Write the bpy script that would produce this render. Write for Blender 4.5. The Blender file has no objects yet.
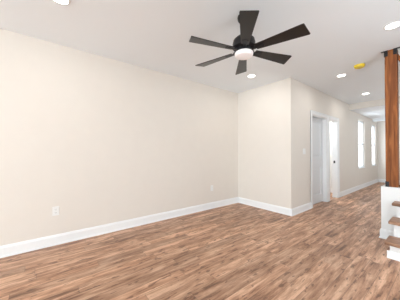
import bpy, bmesh, math, random
from mathutils import Vector, Matrix
R = math.radians
C = bpy.context.scene.collection
sc = bpy.context.scene

# ------------------------------------------------------------ camera, world, lights, exposure
cd = bpy.data.cameras.new('camera'); cam = bpy.data.objects.new('camera', cd); C.objects.link(cam)
cd.sensor_width = 36; cd.lens = 18.0; cd.clip_start = .05
cam.location = (0, 0, 1.235); cam.rotation_euler = (R(90.66), 0, R(51.7))
sc.camera = cam
w = bpy.data.worlds.new('sky'); sc.world = w; w.use_nodes = True
w.node_tree.nodes['Background'].inputs[0].default_value = (.86, .93, 1, 1)
w.node_tree.nodes['Background'].inputs[1].default_value = 3.0
sc.view_settings.view_transform = 'Standard'; sc.view_settings.look = 'None'
sc.view_settings.gamma = 1; sc.view_settings.use_curve_mapping = False
sc.view_settings.exposure = 0.17

def area(name, loc, rot, sx, sy, power, col=(1, 1, 1)):
    l = bpy.data.lights.new(name, 'AREA'); l.shape = 'RECTANGLE'; l.size = sx; l.size_y = sy
    l.energy = power; l.color = col
    o = bpy.data.objects.new(name, l); C.objects.link(o); o.location = loc; o.rotation_euler = rot
    return o
DAY = (.79, .915, 1.0)
# daylight through the front windows (behind the camera), facing +Y
area('front_window_daylight', (-1.2, -6.16, 1.5), (R(102), 0, 0), 1.3, 1.8, 72, DAY)
area('front_window_daylight', (.45, -6.16, 1.5), (R(103), 0, R(-4)), 1.3, 1.8, 275, DAY)
# added fill lights on the unseen right side, brightening long wall and hall
area('side_fill_light', (1.27, 2.2, 1.45), (R(94), 0, R(90)), 1.5, 1.6, 20, DAY)
area('hall_fill_light', (1.27, 7.9, 1.4), (R(90), 0, R(90)), 2.2, 1.3, 28, DAY)  # no opening behind this one, fill added for the hall
# daylight through the two hall windows, facing +X
area('hall_window_daylight', (-2.14, 8.67, 1.51), (R(90), 0, R(-90)), .9, 1.7, 9, DAY)
area('hall_window_daylight', (-2.14, 10.41, 1.51), (R(90), 0, R(-90)), .9, 1.7, 9, DAY)

# ------------------------------------------------------------ materials
def mat(name, col, rough=.5, metal=0, bump=0, bscale=200, emit=0, ecol=None, var=0, spec=.5):
    m = bpy.data.materials.new(name); m.use_nodes = True; nt = m.node_tree
    b = nt.nodes['Principled BSDF']
    b.inputs['Base Color'].default_value = (*col, 1); b.inputs['Roughness'].default_value = rough
    b.inputs['Metallic'].default_value = metal
    b.inputs['Specular IOR Level'].default_value = spec
    tc = nt.nodes.new('ShaderNodeTexCoord')
    n = nt.nodes.new('ShaderNodeTexNoise'); n.inputs['Scale'].default_value = bscale; n.inputs['Detail'].default_value = 3
    nt.links.new(tc.outputs['Object'], n.inputs['Vector'])
    if bump:
        bp = nt.nodes.new('ShaderNodeBump'); bp.inputs['Strength'].default_value = bump; bp.inputs['Distance'].default_value = .002
        nt.links.new(n.outputs['Fac'], bp.inputs['Height']); nt.links.new(bp.outputs['Normal'], b.inputs['Normal'])
    if var:
        n2 = nt.nodes.new('ShaderNodeTexNoise'); n2.inputs['Scale'].default_value = 6; n2.inputs['Detail'].default_value = 4
        nt.links.new(tc.outputs['Object'], n2.inputs['Vector'])
        r = nt.nodes.new('ShaderNodeValToRGB')
        r.color_ramp.elements[0].position = .3; r.color_ramp.elements[1].position = .7
        r.color_ramp.elements[0].color = (*[c*(1-var) for c in col], 1)
        r.color_ramp.elements[1].color = (*[min(1, c*(1+var)) for c in col], 1)
        nt.links.new(n2.outputs['Fac'], r.inputs['Fac']); nt.links.new(r.outputs['Color'], b.inputs['Base Color'])
    if emit:
        b.inputs['Emission Color'].default_value = (*(ecol or col), 1); b.inputs['Emission Strength'].default_value = emit
    return m

M_wall = mat('wall_paint', (.765, .708, .642), .62, bump=.15, bscale=260, var=.008)
M_ceil = mat('ceiling_paint', (.89, .925, .95), .8, bump=.1, bscale=300)
M_trim = mat('white_trim_paint', (.86, .865, .865), .35)
M_door = mat('white_door_paint', (.77, .79, .81), .4)
M_stairw = mat('white_stair_paint', (.77, .77, .76), .5)
M_black = mat('black_metal', (.012, .012, .014), .4, metal=.3)
M_plate = mat('white_plastic', (.84, .83, .81), .35)
M_slot = mat('dark_slot', (.05, .05, .05), .6)
M_yel = mat('yellow_plastic', (.85, .62, .03), .4)
M_lens = mat('lit_lens', (1, 1, 1), .5, emit=9, ecol=(1, .96, .90))
M_dome = mat('frosted_dome', (.88, .83, .82), .35, emit=.12, ecol=(1, .93, .92))
M_blade = mat('dark_blade', (.012, .010, .009), .3, bump=.1, bscale=60)
M_vinyl = mat('white_vinyl', (.88, .9, .92), .4)

def glass():
    m = bpy.data.materials.new('window_glass'); m.use_nodes = True; nt = m.node_tree
    nt.nodes.remove(nt.nodes['Principled BSDF'])
    t = nt.nodes.new('ShaderNodeBsdfTransparent'); g = nt.nodes.new('ShaderNodeBsdfGlossy'); g.inputs['Roughness'].default_value = .02
    x = nt.nodes.new('ShaderNodeMixShader')
    x.inputs[0].default_value = .06; nt.links.new(t.outputs[0], x.inputs[1]); nt.links.new(g.outputs[0], x.inputs[2])
    nt.links.new(x.outputs[0], nt.nodes['Material Output'].inputs[0])
    return m
M_glass = glass()

def N(nt, t, **k):
    n = nt.nodes.new(t)
    for a, v in k.items():
        if hasattr(n, a): setattr(n, a, v)
    return n
def math_(nt, op, a, b=None):
    n = nt.nodes.new('ShaderNodeMath'); n.operation = op
    for i, v in enumerate((a, b)):
        if v is None: continue
        if isinstance(v, (int, float)): n.inputs[i].default_value = v
        else: nt.links.new(v, n.inputs[i])
    return n.outputs[0]
def ramp(nt, fac, stops):
    r = nt.nodes.new('ShaderNodeValToRGB'); cr = r.color_ramp
    while len(cr.elements) < len(stops): cr.elements.new(.5)
    for e, (p, c) in zip(cr.elements, stops): e.position = p; e.color = (*c, 1)
    nt.links.new(fac, r.inputs['Fac']); return r.outputs['Color']
def mixc(nt, typ, fac, a, b):
    n = nt.nodes.new('ShaderNodeMix'); n.data_type = 'RGBA'; n.blend_type = typ
    if isinstance(fac, (int, float)): n.inputs[0].default_value = fac
    else: nt.links.new(fac, n.inputs[0])
    for i, v in ((6, a), (7, b)):
        if isinstance(v, tuple): n.inputs[i].default_value = (*v, 1)
        else: nt.links.new(v, n.inputs[i])
    return n.outputs[2]

def floor_mat():
    m = bpy.data.materials.new('rustic_plank_floor'); m.use_nodes = True; nt = m.node_tree; L = nt.links.new
    b = nt.nodes['Principled BSDF']
    tc = N(nt, 'ShaderNodeTexCoord'); sp = N(nt, 'ShaderNodeSeparateXYZ'); L(tc.outputs['Object'], sp.inputs[0])
    X, Y = sp.outputs[0], sp.outputs[1]
    W, LEN = .120, 1.2
    fx = math_(nt, 'DIVIDE', X, W); ix = math_(nt, 'FLOOR', fx); ux = math_(nt, 'FRACT', fx)
    wn = N(nt, 'ShaderNodeTexWhiteNoise'); wn.noise_dimensions = '1D'; L(ix, wn.inputs['W'])
    fy = math_(nt, 'ADD', math_(nt, 'DIVIDE', Y, LEN), wn.outputs['Value'])
    iy = math_(nt, 'FLOOR', fy); uy = math_(nt, 'FRACT', fy)
    cb = N(nt, 'ShaderNodeCombineXYZ'); L(ix, cb.inputs[0]); L(iy, cb.inputs[1])
    w2 = N(nt, 'ShaderNodeTexWhiteNoise'); w2.noise_dimensions = '3D'; L(cb.outputs[0], w2.inputs['Vector'])
    pid = w2.outputs['Value']
    # coordinates that restart on each plank
    def coords(kx, ky, off):
        c = N(nt, 'ShaderNodeCombineXYZ')
        L(math_(nt, 'MULTIPLY', X, kx), c.inputs[0]); L(math_(nt, 'MULTIPLY', Y, ky), c.inputs[1])
        L(math_(nt, 'MULTIPLY', pid, off), c.inputs[2]); return c.outputs[0]
    def noise(kx, ky, off, det=4, rough=.6, dist=0):
        n = N(nt, 'ShaderNodeTexNoise'); n.inputs['Scale'].default_value = 1; n.inputs['Detail'].default_value = det
        n.inputs['Roughness'].default_value = rough; n.inputs['Distortion'].default_value = dist
        L(coords(kx, ky, off), n.inputs['Vector']); return n.outputs['Fac']
    blotch = noise(15, 1.9, 37, 8, .68, .25)
    grain = noise(90, 3.2, 53, 5, .65, .2)
    knot = noise(30, 9, 71, 2, .5, .3)
    base = ramp(nt, blotch, [(.35, (.18, .085, .046)), (.43, (.38, .198, .116)), (.51, (.52, .298, .185)), (.61, (.72, .46, .31))])
    g = ramp(nt, grain, [(.32, (.66, .60, .56)), (.5, (1, 1, 1)), (.7, (1.0, .98, .96))])
    c1 = mixc(nt, 'MULTIPLY', .8, base, g)
    pv = ramp(nt, pid, [(0, (.74, .72, .71)), (.35, (.95, .94, .93)), (.7, (1.02, 1.0, .99)), (1, (1.14, 1.12, 1.10))])
    c2 = mixc(nt, 'MULTIPLY', 1, c1, pv)
    kf = ramp(nt, knot, [(.615, (0, 0, 0)), (.665, (1, 1, 1))])
    c3 = mixc(nt, 'MIX', math_(nt, 'MULTIPLY', kf, .7), c2, (.13, .06, .035))
    # seams
    sx = math_(nt, 'GREATER_THAN', math_(nt, 'ABSOLUTE', math_(nt, 'SUBTRACT', ux, .5)), .5-.0018/W)
    sy = math_(nt, 'GREATER_THAN', math_(nt, 'ABSOLUTE', math_(nt, 'SUBTRACT', uy, .5)), .5-.0018/LEN)
    seam = math_(nt, 'MAXIMUM', sx, sy)
    c4 = mixc(nt, 'MIX', math_(nt, 'MULTIPLY', seam, .6), c3, (.10, .06, .045))
    L(c4, b.inputs['Base Color'])
    L(math_(nt, 'ADD', .33, math_(nt, 'MULTIPLY', grain, .2)), b.inputs['Roughness'])
    bp = N(nt, 'ShaderNodeBump'); bp.inputs['Strength'].default_value = .25; bp.inputs['Distance'].default_value = .002
    L(math_(nt, 'SUBTRACT', grain, math_(nt, 'MULTIPLY', seam, 1.0)), bp.inputs['Height']); L(bp.outputs[0], b.inputs['Normal'])
    return m
M_floor = floor_mat()

def wood(name, c0, c1, c2, axis='Z', rough=.42):
    m = bpy.data.materials.new(name); m.use_nodes = True; nt = m.node_tree; L = nt.links.new
    b = nt.nodes['Principled BSDF']
    tc = N(nt, 'ShaderNodeTexCoord'); mp = N(nt, 'ShaderNodeMapping'); L(tc.outputs['Object'], mp.inputs[0])
    mp.inputs['Scale'].default_value = {'Z': (30, 30, 2.2), 'X': (2.5, 30, 30)}[axis]
    n = N(nt, 'ShaderNodeTexNoise'); n.inputs['Scale'].default_value = 1; n.inputs['Detail'].default_value = 5; n.inputs['Distortion'].default_value = .8
    L(mp.outputs[0], n.inputs['Vector'])
    L(ramp(nt, n.outputs['Fac'], [(.3, c0), (.5, c1), (.7, c2)]), b.inputs['Base Color'])
    b.inputs['Roughness'].default_value = rough; b.inputs['Specular IOR Level'].default_value = .25
    return m
M_post = wood('stained_cedar', (.12, .034, .009), (.23, .072, .018), (.34, .120, .034), rough=.6)
M_tread = wood('tread_wood', (.15, .075, .045), (.33, .18, .11), (.48, .29, .19), 'X')

# ------------------------------------------------------------ mesh helpers
def box(bm, x0, x1, y0, y1, z0, z1, bev=0):
    vs = [bm.verts.new((x, y, z)) for x in (x0, x1) for y in (y0, y1) for z in (z0, z1)]
    fs = [bm.faces.new([vs[i] for i in f]) for f in ((0, 1, 3, 2), (4, 6, 7, 5), (0, 4, 5, 1), (2, 3, 7, 6), (0, 2, 6, 4), (1, 5, 7, 3))]
    if bev:
        es = list({e for f in fs for e in f.edges})
        bmesh.ops.bevel(bm, geom=es, offset=bev, segments=2, profile=.5, affect='EDGES')
def prism(bm, pts, d):
    """extrude polygon pts (3-D) by vector d"""
    d = Vector(d); a = [bm.verts.new(p) for p in pts]; b = [bm.verts.new(Vector(p)+d) for p in pts]; n = len(pts)
    bm.faces.new(a[::-1]); bm.faces.new(b)
    for i in range(n): bm.faces.new((a[i], a[(i+1) % n], b[(i+1) % n], b[i]))
def lathe(bm, prof, c=(0, 0), seg=40):
    rings = []
    for r, z in prof:
        if r < 1e-5: rings.append([bm.verts.new((c[0], c[1], z))])
        else: rings.append([bm.verts.new((c[0]+r*math.cos(2*math.pi*k/seg), c[1]+r*math.sin(2*math.pi*k/seg), z)) for k in range(seg)])
    for a, b in zip(rings, rings[1:]):
        for k in range(seg):
            k2 = (k+1) % seg
            if len(a) == 1 and len(b) == 1: continue
            if len(a) == 1: bm.faces.new((a[0], b[k2], b[k]))
            elif len(b) == 1: bm.faces.new((a[k], a[k2], b[0]))
            else: bm.faces.new((a[k], a[k2], b[k2], b[k]))
def obj(name, bm, m, parent=None, loc=None, smooth=False):
    bmesh.ops.recalc_face_normals(bm, faces=bm.faces)
    me = bpy.data.meshes.new(name); bm.to_mesh(me); bm.free(); me.materials.append(m)
    if smooth:
        for p in me.polygons: p.use_smooth = True
        try: me.set_sharp_from_angle(angle=R(35))
        except Exception: pass
    o = bpy.data.objects.new(name, me); C.objects.link(o)
    if parent: o.parent = parent
    if loc: o.location = loc
    return o
def struct(name, bm, m, **k):
    o = obj(name, bm, m, **k); o['kind'] = 'structure'; return o
def empty(name, loc, label=None, cat=None, group=None, kind=None, rz=0):
    o = bpy.data.objects.new(name, None); C.objects.link(o); o.location = loc; o.rotation_euler = (0, 0, rz)
    o.empty_display_size = .1
    if label: o['label'] = label
    if cat: o['category'] = cat
    if group: o['group'] = group
    if kind: o['kind'] = kind
    return o
def tag(o, label, cat, group=None, kind=None):
    o['label'] = label; o['category'] = cat
    if group: o['group'] = group
    if kind: o['kind'] = kind
    return o
B = bmesh.new

# ------------------------------------------------------------ shell
H, HL = 2.70, 2.53
XA, XC, XR = -3.305, -1.96, 1.30
YB, YF, YE, YBM = 3.81, -6.2, 11.0, 7.35
T = .12
bm = B(); box(bm, XA-T, XR+T, YF-T, 7.12, -.12, 0); box(bm, XC-T, XR+T, 7.12, YE+T, -.12, 0)
tag(struct('floor', bm, M_floor), 'rustic brown multi-tone wood plank floor', 'floor')
bm = B()
box(bm, XA-T, XR+T, YF-T, YBM, H, H+.12)
box(bm, XC-T, XR+T, YBM, YE+T, HL, H+.12)
tag(struct('ceiling', bm, M_ceil), 'smooth white ceiling stepping down over the hall', 'ceiling')
bm = B(); box(bm, XC, XR, YBM-.018, YBM, HL-.003, H)
tag(struct('trim_1', bm, M_wall), 'beige painted face of the step down in the hall ceiling', 'soffit')
bm = B(); box(bm, XC, XR, 10.2, 10.38, 2.455, HL)
tag(struct('trim_2', bm, M_ceil), 'white beam across the far end of the hall ceiling', 'beam')

bm = B(); box(bm, XA-T, XA, YF-T, 7.0+T, 0, H)
tag(struct('wall_left', bm, M_wall), 'long plain off-white wall on the left', 'wall')
bm = B(); box(bm, XA, XC-T, YB, YB+T, 0, H)
box(bm, XC-T, XC, YB, YB+T, 0, H)
tag(struct('wall_back', bm, M_wall), 'short off-white wall facing the camera beside the hall', 'wall')

def wall_open(bm, plane, a0, a1, holes, z1=H, axis='Y'):
    """wall running along axis with rectangular holes (a,b,z0,z1); plane=(p0,p1)"""
    def bx(a, b, c, d):
        if b-a < 1e-4 or d-c < 1e-4: return
        if axis == 'Y': box(bm, plane[0], plane[1], a, b, c, d)
        else: box(bm, a, b, plane[0], plane[1], c, d)
    cur = a0
    for (a, b, c, d) in holes:
        bx(cur, a, 0, z1); bx(a, b, 0, c); bx(a, b, d, z1); cur = b
    bx(cur, a1, 0, z1)
D1, D2 = (4.75, 5.57), (5.75, 6.32)
DT = 2.08
W1, W2, WZ = (8.30, 9.04), (10.08, 10.74), (.69, 2.33)
bm = B(); wall_open(bm, (XC-T, XC), YB+T, YE, [(*D1, 0, DT), (*D2, 0, DT), (*W1, *WZ), (*W2, *WZ)])
tag(struct('wall_hall', bm, M_wall), 'long beige hall wall with two doorways and two tall windows', 'wall')
bm = B(); box(bm, XC-T, XR+T, YE, YE+T, 0, H)
tag(struct('wall_end', bm, M_wall), 'beige end wall of the hall', 'wall')
FW = [(-1.85, -.55, .55, 2.4), (-.2, 1.1, .55, 2.4)]
bm = B(); wall_open(bm, (YF-T, YF), XA, XR, FW, axis='X')
struct('wall_front', bm, M_wall)
SW = (1.4, 3.0, .65, 2.25)
bm = B(); wall_open(bm, (XR, XR+T), YF-T, YE, [SW])
struct('wall_right', bm, M_wall)
# rooms behind the two doorways
bm = B(); box(bm, XA, XC-T, 7.0, 7.0+T, 0, H); struct('wall_bathroom_back', bm, M_stairw)
bm = B(); box(bm, XA, XC-T, 5.62, 5.70, 0, H); struct('wall_bathroom_side', bm, M_stairw)

# ------------------------------------------------------------ baseboards
BP = [(0, 0), (.024, 0), (.024, .012), (.019, .020), (.014, .022), (.014, .108), (.010, .118), (.009, .128), (.004, .135), (0, .135)]
def base_x(bm, x0, x1, y, n):      # runs along X, face normal n (+1/-1) in Y
    prism(bm, [(x0, y+n*t, z) for t, z in BP], (x1-x0, 0, 0))
def base_y(bm, y0, y1, x, n):
    prism(bm, [(x+n*t, y0, z) for t, z in BP], (0, y1-y0, 0))
bm = B(); base_y(bm, YF, YB-.0, XA, 1); tag(struct('baseboard_left', bm, M_trim), 'tall white baseboard along the long left wall', 'baseboard')
bm = B(); base_x(bm, XA+.024, XC+.024, YB, -1); tag(struct('baseboard_back', bm, M_trim), 'white baseboard along the short wall', 'baseboard')
bm = B()
base_y(bm, YB-.0, D1[0]-.09, XC, 1); base_y(bm, D2[1]+.09, YE, XC, 1)
tag(struct('baseboard_hall', bm, M_trim), 'white baseboard along the hall wall, broken by the doorways', 'baseboard')
bm = B(); base_x(bm, XC+.024, XR, YE, -1); tag(struct('baseboard_end', bm, M_trim), 'white baseboard at the end of the hall', 'baseboard')
bm = B(); base_y(bm, YF, 3.15, XR, -1); base_y(bm, 5.0, YE-.03, XR, -1); struct('baseboard_right', bm, M_trim)
bm = B(); base_x(bm, XA+.03, XR-.03, YF, 1); struct('baseboard_front', bm, M_trim)
bm = B(); base_x(bm, XA, XC-T, 7.0, -1); base_y(bm, D2[1]+.05, 6.97, XC-T, -1); struct('baseboard_bathroom', bm, M_trim)

# ------------------------------------------------------------ doors
def casing(bm, y0, y1, x, n=1, zt=DT, w=.09):
    for s, ye in ((-1, y0), (1, y1)):
        a, b_ = (ye-w, ye-.006) if s < 0 else (ye+.006, ye+w)
        box(bm, *sorted((x, x+n*.016)), a, b_, 0, zt+.006, .003)
        o = a if s < 0 else b_-.018
        box(bm, *sorted((x, x+n*.024)), o, o+.018, 0, zt+.07, .004)
    box(bm, *sorted((x, x+n*.016)), y0-w, y1+w, zt+.006, zt+w, .003)
    box(bm, *sorted((x, x+n*.024)), y0-w, y1+w, zt+w-.018, zt+w, .004)
def jamb(bm, y0, y1):
    t = .018
    box(bm, XC-T, XC+.002, y0, y0+t, 0, DT); box(bm, XC-T, XC+.002, y1-t, y1, 0, DT)
    box(bm, XC-T, XC+.002, y0, y1, DT-t, DT)
def panel_leaf(bm, w, h, t, rows, xm=.11):
    """door leaf in local Y (width) Z, thickness X from -t to 0, recessed panels on both faces"""
    zs = [0] + [z for r in rows for z in r] + [h]
    box(bm, -t+.014, -.014, 0, w, 0, h)
    for x0, x1 in ((-.0145, 0), (-t, -t+.0145)):
        box(bm, x0, x1, 0, xm, 0, h); box(bm, x0, x1, w-xm, w, 0, h)
        for a, b_ in zip(zs[0::2], zs[1::2]): box(bm, x0, x1, xm, w-xm, a, b_)
    for z0, z1 in rows:                      # raised fields
        for x0, x1, xi in ((-.014, -.004, 1), (-t+.014, -t+.004, -1)):
            m_ = .03; k = .022
            a = [(x0, xm+m_, z0+m_), (x0, w-xm-m_, z0+m_), (x0, w-xm-m_, z1-m_), (x0, xm+m_, z1-m_)]
            c = [(x1, xm+m_+k, z0+m_+k), (x1, w-xm-m_-k, z0+m_+k), (x1, w-xm-m_-k, z1-m_-k), (x1, xm+m_+k, z1-m_-k)]
            va = [bm.verts.new(p) for p in a]; vc = [bm.verts.new(p) for p in c]
            bm.faces.new(vc)
            for i in range(4): bm.faces.new((va[i], va[(i+1) % 4], vc[(i+1) % 4], vc[i]))
def knob(parent, x, y, z, n):
    bm = B(); lathe(bm, [(0, 0), (.030, 0), (.030, .006), (.011, .010), (.010, .035), (.022, .042), (.027, .054), (.022, .066), (0, .070)], seg=24)
    bmesh.ops.rotate(bm, verts=bm.verts, matrix=Matrix.Rotation(R(90)*n, 3, 'Y'))
    return obj('knob', bm, M_black, parent, (x, y, z), True)

d = empty('door_1', (XC, D1[0], 0), 'closed white panelled door set into the hall wall', 'door', kind='structure')
bm = B(); casing(bm, D1[0], D1[1], XC); bmesh.ops.translate(bm, verts=bm.verts, vec=(-XC, -D1[0], 0)); obj('casing', bm, M_trim, d)
bm = B(); jamb(bm, *D1); bmesh.ops.translate(bm, verts=bm.verts, vec=(-XC, -D1[0], 0)); obj('jamb', bm, M_trim, d)
LW = D1[1]-D1[0]-.042
bm = B(); panel_leaf(bm, LW, DT-.032, .035, [(.20, .86), (1.10, 1.95)], .12)
obj('door_leaf', bm, M_door, d, (-.083, .021, .010))
lf = d.children[-1]
d = empty('door_2', (XC, D2[0], 0), 'open white-cased doorway to the lit bathroom', 'doorway', kind='structure')
bm = B(); casing(bm, D2[0], D2[1], XC); bmesh.ops.translate(bm, verts=bm.verts, vec=(-XC, -D2[0], 0)); obj('casing', bm, M_trim, d)
bm = B(); jamb(bm, *D2); bmesh.ops.translate(bm, verts=bm.verts, vec=(-XC, -D2[0], 0)); obj('jamb', bm, M_trim, d)
bm = B(); box(bm, -.085, -.045, D2[1]-D2[0]-.026, D2[1]-D2[0]-.018, .935, 1.005, .002); obj('strike_plate', bm, M_black, d)
bm = B(); panel_leaf(bm, D2[1]-D2[0]-.04, DT-.032, .035, [(.22, .74), (.93, 1.90)], .10)
lf = obj('door_leaf', bm, M_door, d, (-.135, .022, .010)); lf.rotation_euler = (0, 0, R(88))
lf.location = (-.14, .045, .01)

# ------------------------------------------------------------ windows
def window_y(name, x0, x1, y0, y1, z0, z1, label=None):
    """window in a wall whose normal is X; x0..x1 wall depth; frame in the middle"""
    d = empty(name, ((x0+x1)/2, (y0+y1)/2, z0), label, 'window' if label else None, kind='structure')
    hw, h = (y1-y0)/2, z1-z0; t = .035; e = .004
    bm = B()
    for a, b_, c, f in ((-hw+e, -hw+t, e, h-e), (hw-t, hw-e, e, h-e), (-hw+e, hw-e, e, t), (-hw+e, hw-e, h-t, h-e)):
        box(bm, -.03, .025, a, b_, c, f, .003)
    obj('window_frame', bm, M_vinyl, d)
    for nm, xo, a, b_ in (('lower_sash', .012, t, h/2+.015), ('upper_sash', -.012, h/2-.015, h-t)):
        bm = B(); q = .028
        for y_a, y_b, c, f in ((-hw+t, -hw+t+q, a, b_), (hw-t-q, hw-t, a, b_), (-hw+t, hw-t, a, a+q), (-hw+t, hw-t, b_-q, b_)):
            box(bm, xo-.011, xo+.011, y_a, y_b, c, f)
        s = obj(nm, bm, M_vinyl, d)
        bm = B(); box(bm, xo-.003, xo+.003, -hw+t+q-.004, hw-t-q+.004, a+q-.004, b_-q+.004)
        obj('pane', bm, M_glass, s)
    return d
d = window_y('window_1', XC-T, XC, *W1, *WZ, 'tall narrow bright window nearer along the hall')
bm = B(); box(bm, .026, .075, -.365, .365, .004, .018, .003); obj('window_sill', bm, M_trim, d)
d = window_y('window_2', XC-T, XC, *W2, *WZ, 'tall narrow bright window farthest along the hall')
bm = B(); box(bm, .026, .075, -.325, .325, .004, .018, .003); obj('window_sill', bm, M_trim, d)
window_y('window_3', XR, XR+T, SW[0], SW[1], SW[2], SW[3])  # unseen window added in the right wall to go with the side fill
for k, f in enumerate(FW):
    d = window_y('window_%d' % (4+k), YF-T, YF, f[0], f[1], f[2], f[3])
    d.location = ((f[0]+f[1])/2, YF-T/2, f[2]); d.rotation_euler = (0, 0, R(90))

# ------------------------------------------------------------ staircase
SX, RISE, GO, NS = -.470, .187, .243, 3.205
XS = XR-.004
st = empty('staircase', (0, NS, 0), 'white stairs with brown wooden treads climbing from the floor beneath the wooden post', 'staircase')
LY = 3.86; LZ = .742
bm = B(); box(bm, -.655, XS, LY-NS, 4.95-NS, 0, LZ); obj('landing_wall', bm, M_stairw, st)
bm = B()
prism(bm, [(-.655, LY-NS-t, z) for t, z in BP], (.655+SX, 0, 0))
prism(bm, [(-.655-t, LY-NS-.024, z) for t, z in BP], (0, 4.95-LY+.024, 0))
o = obj('skirting', bm, M_trim, st); o['label'] = 'white moulding round the foot of the landing'
for k in range(3):
    y0 = k*GO
    bm = B(); box(bm, SX, XS, y0, (LY-NS) if k == 2 else y0+GO, 0, RISE*(k+1)-.038) if k == 0 else box(bm, SX, XS, y0, (LY-NS) if k == 2 else y0+GO, RISE*k-.038, RISE*(k+1)-.038)
    obj('riser', bm, M_stairw, st)
    bm = B(); box(bm, SX-.045, XS, y0-.035, min(y0+GO+.01, LY-NS), RISE*(k+1)-.038, RISE*(k+1), .010)
    obj('tread', bm, M_tread, st)
bm = B()
prism(bm, [(SX-.024, -t, z*.6) for t, z in BP], (XS-SX+.024, 0, 0))
prism(bm, [(SX-t, -.0, z*.6) for t, z in BP], (0, GO*3, 0))
obj('shoe_moulding', bm, M_trim, st)

# ------------------------------------------------------------ post with brackets
PX, PY, PW = -.606, 3.885, .128
pt = empty('wooden_post', (PX+PW/2, PY+PW/2, LZ), 'reddish brown stained square wooden post standing on the stair landing, reaching the ceiling', 'post')
h = PW/2
bm = B(); box(bm, -h, h, -h, h, .001, H-LZ-.001, .004); obj('shaft', bm, M_post, pt)
def bracket(sx, z, up):
    bm = B(); s = 1 if up else -1; L_ = .085 if up else .075; k = .036; q = .004
    zz = lambda a, b_: sorted((z, z)) and tuple(sorted((z-s*a, z-s*b_)))
    x_in, x_out = sx*(h-k), sx*(h+q)
    box(bm, *sorted((x_in, x_out)), -h-q, -h, *zz(0, L_))                  # plate on the front face
    box(bm, *sorted((sx*h, x_out)), -h-q, -h+k, *zz(0, L_))                # plate on the side face
    if up: box(bm, *sorted((sx*h, sx*(h+.038))), -h-q, -h+k, *zz(0, q))    # flange on the ceiling
    o = obj('bracket', bm, M_black, pt)
    for dz in (.022, .058):
        bm = B(); lathe(bm, [(0, .004), (.006, .003), (.007, 0)], seg=10)
        bmesh.ops.rotate(bm, verts=bm.verts, matrix=Matrix.Rotation(R(90), 3, 'X'))
        obj('screw', bm, M_black, o, (sx*(h-k/2), -h-q, z-s*dz))
bracket(-1, H-LZ-.0005, True); bracket(1, H-LZ-.0005, True); bracket(-1, .0005, False)

# railing right of the post (cut by the picture edge): bottom rail and brace
rl = empty('stair_railing', (PX+PW+.006, PY+.02, LZ), 'brown wooden stair railing running right from the tall post at the edge of the picture', 'railing')
bm = B(); box(bm, .0, .9, .03, .075, .001, .035, .004); obj('bottom_rail', bm, M_post, rl)
bm = B(); prism(bm, [(0, .035, 1.89), (0, .035, 1.80), (.86, .035, .036), (.90, .035, .036)], (0, .04, 0)); obj('brace', bm, M_post, rl)

# ------------------------------------------------------------ recessed lights
def can_light(x, y, z, label, r=.082):
    t = empty('recessed_light', (x, y, z), label, 'ceiling light', 'recessed ceiling lights')
    bm = B(); lathe(bm, [(r-.016, 0), (r, 0), (r, -.004), (r-.004, -.007), (r-.014, -.007), (r-.017, -.004), (r-.016, 0)]); obj('trim_ring', bm, M_plate, t, smooth=True)
    bm = B(); lathe(bm, [(0, -.0045), (r-.017, -.0045), (r-.017, -.0005), (0, -.0005)]); obj('lens', bm, M_lens, t)
    l = bpy.data.lights.new('recessed_lamp', 'AREA'); l.shape = 'DISK'; l.size = .13; l.energy = 3.5; l.color = (1, .97, .93)
    o = bpy.data.objects.new('recessed_lamp', l); C.objects.link(o); o.location = (x, y, z-.012)
    return t
can_light(-2.31, .125, H, 'round lit recessed ceiling light at the top left, above the long wall')
can_light(-2.385, 3.14, H, 'round lit recessed ceiling light just below the fan blades, nearest the short wall')
can_light(-.418, 3.167, H, 'large round lit recessed ceiling light just in front of the wooden post')
can_light(-1.307, 4.46, H, 'round lit recessed ceiling light beside the yellow detector')
can_light(-1.345, 6.33, H, 'smallest round lit recessed ceiling light, just before the ceiling steps down')
# bathroom lamp
bt = empty('bathroom_light', (-2.6, 6.35, H), 'lit ceiling lamp inside the bathroom doorway', 'ceiling light')
bm = B(); lathe(bm, [(0, 0), (.12, 0), (.12, -.02), (0, -.02)]); obj('base', bm, M_plate, bt)
bm = B(); lathe(bm, [(.11, -.02), (.105, -.05), (.07, -.08), (0, -.09)]); obj('shade', bm, M_lens, bt, smooth=True)
l = bpy.data.lights.new('bathroom_lamp', 'POINT'); l.energy = 45; l.shadow_soft_size = .08; l.color = (.93, .97, 1)
o = bpy.data.objects.new('bathroom_lamp', l); C.objects.link(o); o.location = (-2.6, 6.35, H-.22)

# ------------------------------------------------------------ smoke detector with yellow cover
sm = empty('smoke_detector', (-.960, 4.158, H), 'small round yellow-covered smoke detector on the ceiling', 'smoke detector')
bm = B(); lathe(bm, [(0, 0), (.070, 0), (.070, -.010), (0, -.010)]); obj('base', bm, M_plate, sm, smooth=True)
bm = B(); lathe(bm, [(.074, -.006), (.076, -.010), (.070, -.042), (.060, -.050), (0, -.052)]); obj('cover', bm, M_yel, sm, smooth=True)

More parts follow.
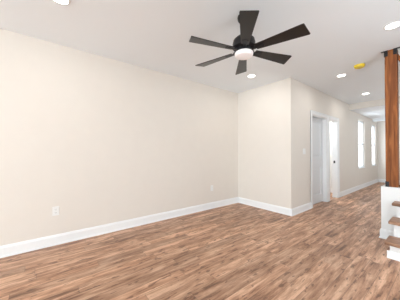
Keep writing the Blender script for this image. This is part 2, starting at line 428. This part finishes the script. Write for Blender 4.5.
# ------------------------------------------------------------ outlets, switch
def outlet(loc, rz, label, group=None):
    t = empty('wall_outlet', loc, label, 'outlet', rz=rz)     # local +X = out of the wall
    bm = B(); box(bm, 0, .006, -.037, .037, -.060, .060, .002); obj('cover_plate', bm, M_plate, t)
    for dz in (-.021, .021):
        bm = B()
        pts = []
        for k in range(16):
            a = 2*math.pi*k/16; pts.append((.006, .017*math.cos(a), dz+max(-.0125, min(.0125, .017*math.sin(a)))))
        prism(bm, pts, (.003, 0, 0)); s = obj('socket', bm, M_plate, t)
        bm = B(); box(bm, .0088, .0094, -.009, -.0065, dz-.002, dz+.007); box(bm, .0088, .0094, .0055, .008, dz-.001, dz+.006)
        box(bm, .0088, .0094, -.0025, .0025, dz-.009, dz-.005); obj('slots', bm, M_slot, s)
    bm = B(); lathe(bm, [(0, .0015), (.003, .001), (.0035, 0)], seg=12); bmesh.ops.rotate(bm, verts=bm.verts, matrix=Matrix.Rotation(R(90), 3, 'Y'))
    obj('screw', bm, M_plate, t, (.006, 0, 0))
outlet((XA, .15, .45), 0, 'white double outlet low on the long wall, nearest the camera')
outlet((XA, 2.94, .448), 0, 'small white outlet low on the long wall near the far corner')
sw = empty('light_switch', (XC, 4.36, 1.255), 'white light switch on the beige wall left of the closed door', 'switch')
bm = B(); box(bm, 0, .006, -.058, .058, -.060, .060, .002); obj('cover_plate', bm, M_plate, sw)
for s in (-.023, .023):
    bm = B(); prism(bm, [(.005, s-.016, -.033), (.010, s-.016, -.033), (.007, s-.016, 0), (.008, s-.016, .033), (.005, s-.016, .033)], (0, .032, 0)); obj('rocker', bm, M_plate, sw)

# ------------------------------------------------------------ ceiling fan
ZB = 2.325
fan = empty('ceiling_fan', (-1.387, 1.698, ZB), 'black six-blade ceiling fan with a round white light hanging from the ceiling', 'ceiling fan')
dz = H-ZB
bm = B(); lathe(bm, [(0, dz), (.066, dz), (.068, dz-.012), (.064, dz-.04), (.045, dz-.066), (.018, dz-.074), (0, dz-.075)]); obj('canopy', bm, M_black, fan, smooth=True)
bm = B(); lathe(bm, [(0, dz-.07), (.013, dz-.07), (.013, .14), (0, .14)], seg=20); obj('downrod', bm, M_black, fan, smooth=True)
bm = B(); lathe(bm, [(0, .185), (.028, .185), (.040, .175), (.048, .15), (.085, .140), (.112, .115), (.120, .08), (.120, .035), (.105, .018), (.088, .012), (.088, -.012), (.100, -.016), (.106, -.022), (0, -.022)])
obj('motor_housing', bm, M_black, fan, smooth=True)
bm = B(); lathe(bm, [(0, -.021), (.096, -.021), (.099, -.028), (.096, -.044), (.085, -.060), (.05, -.070), (0, -.073)]); obj('light_dome', bm, M_dome, fan, smooth=True)
for k in range(6):
    ang = R(141.7-8.6-60*k)
    bm = B()
    # blade along local +X, tapering to the root, slanted tip
    x0, x1, w0, w1, t = .135, .612, .040, .076, .004
    top = [(x0, -w0, 0), (x1-.022, -w1, 0), (x1-.012, -w1+.004, 0), (x1+.012, w1-.006, 0), (x1+.006, w1, 0), (x0, w0, 0)]
    prism(bm, [(a, b_, -t) for a, b_, c in top], (0, 0, 2*t))
    bl = obj('blade', bm, M_blade, fan, (0, 0, .004)); bl.rotation_euler = Matrix.Rotation(ang, 3, 'Z').__matmul__(Matrix.Rotation(R(-12), 3, 'X')).to_euler()
    bm = B()
    prism(bm, [(.085, -.020, -.0095), (.15, -.016, -.0095), (.215, -.030, -.0095), (.225, 0, -.0095), (.215, .030, -.0095), (.15, .016, -.0095), (.085, .020, -.0095)], (0, 0, .0055))
    box(bm, .075, .12, -.018, .018, -.009, .012, .003)
    obj('blade_arm', bm, M_black, bl)
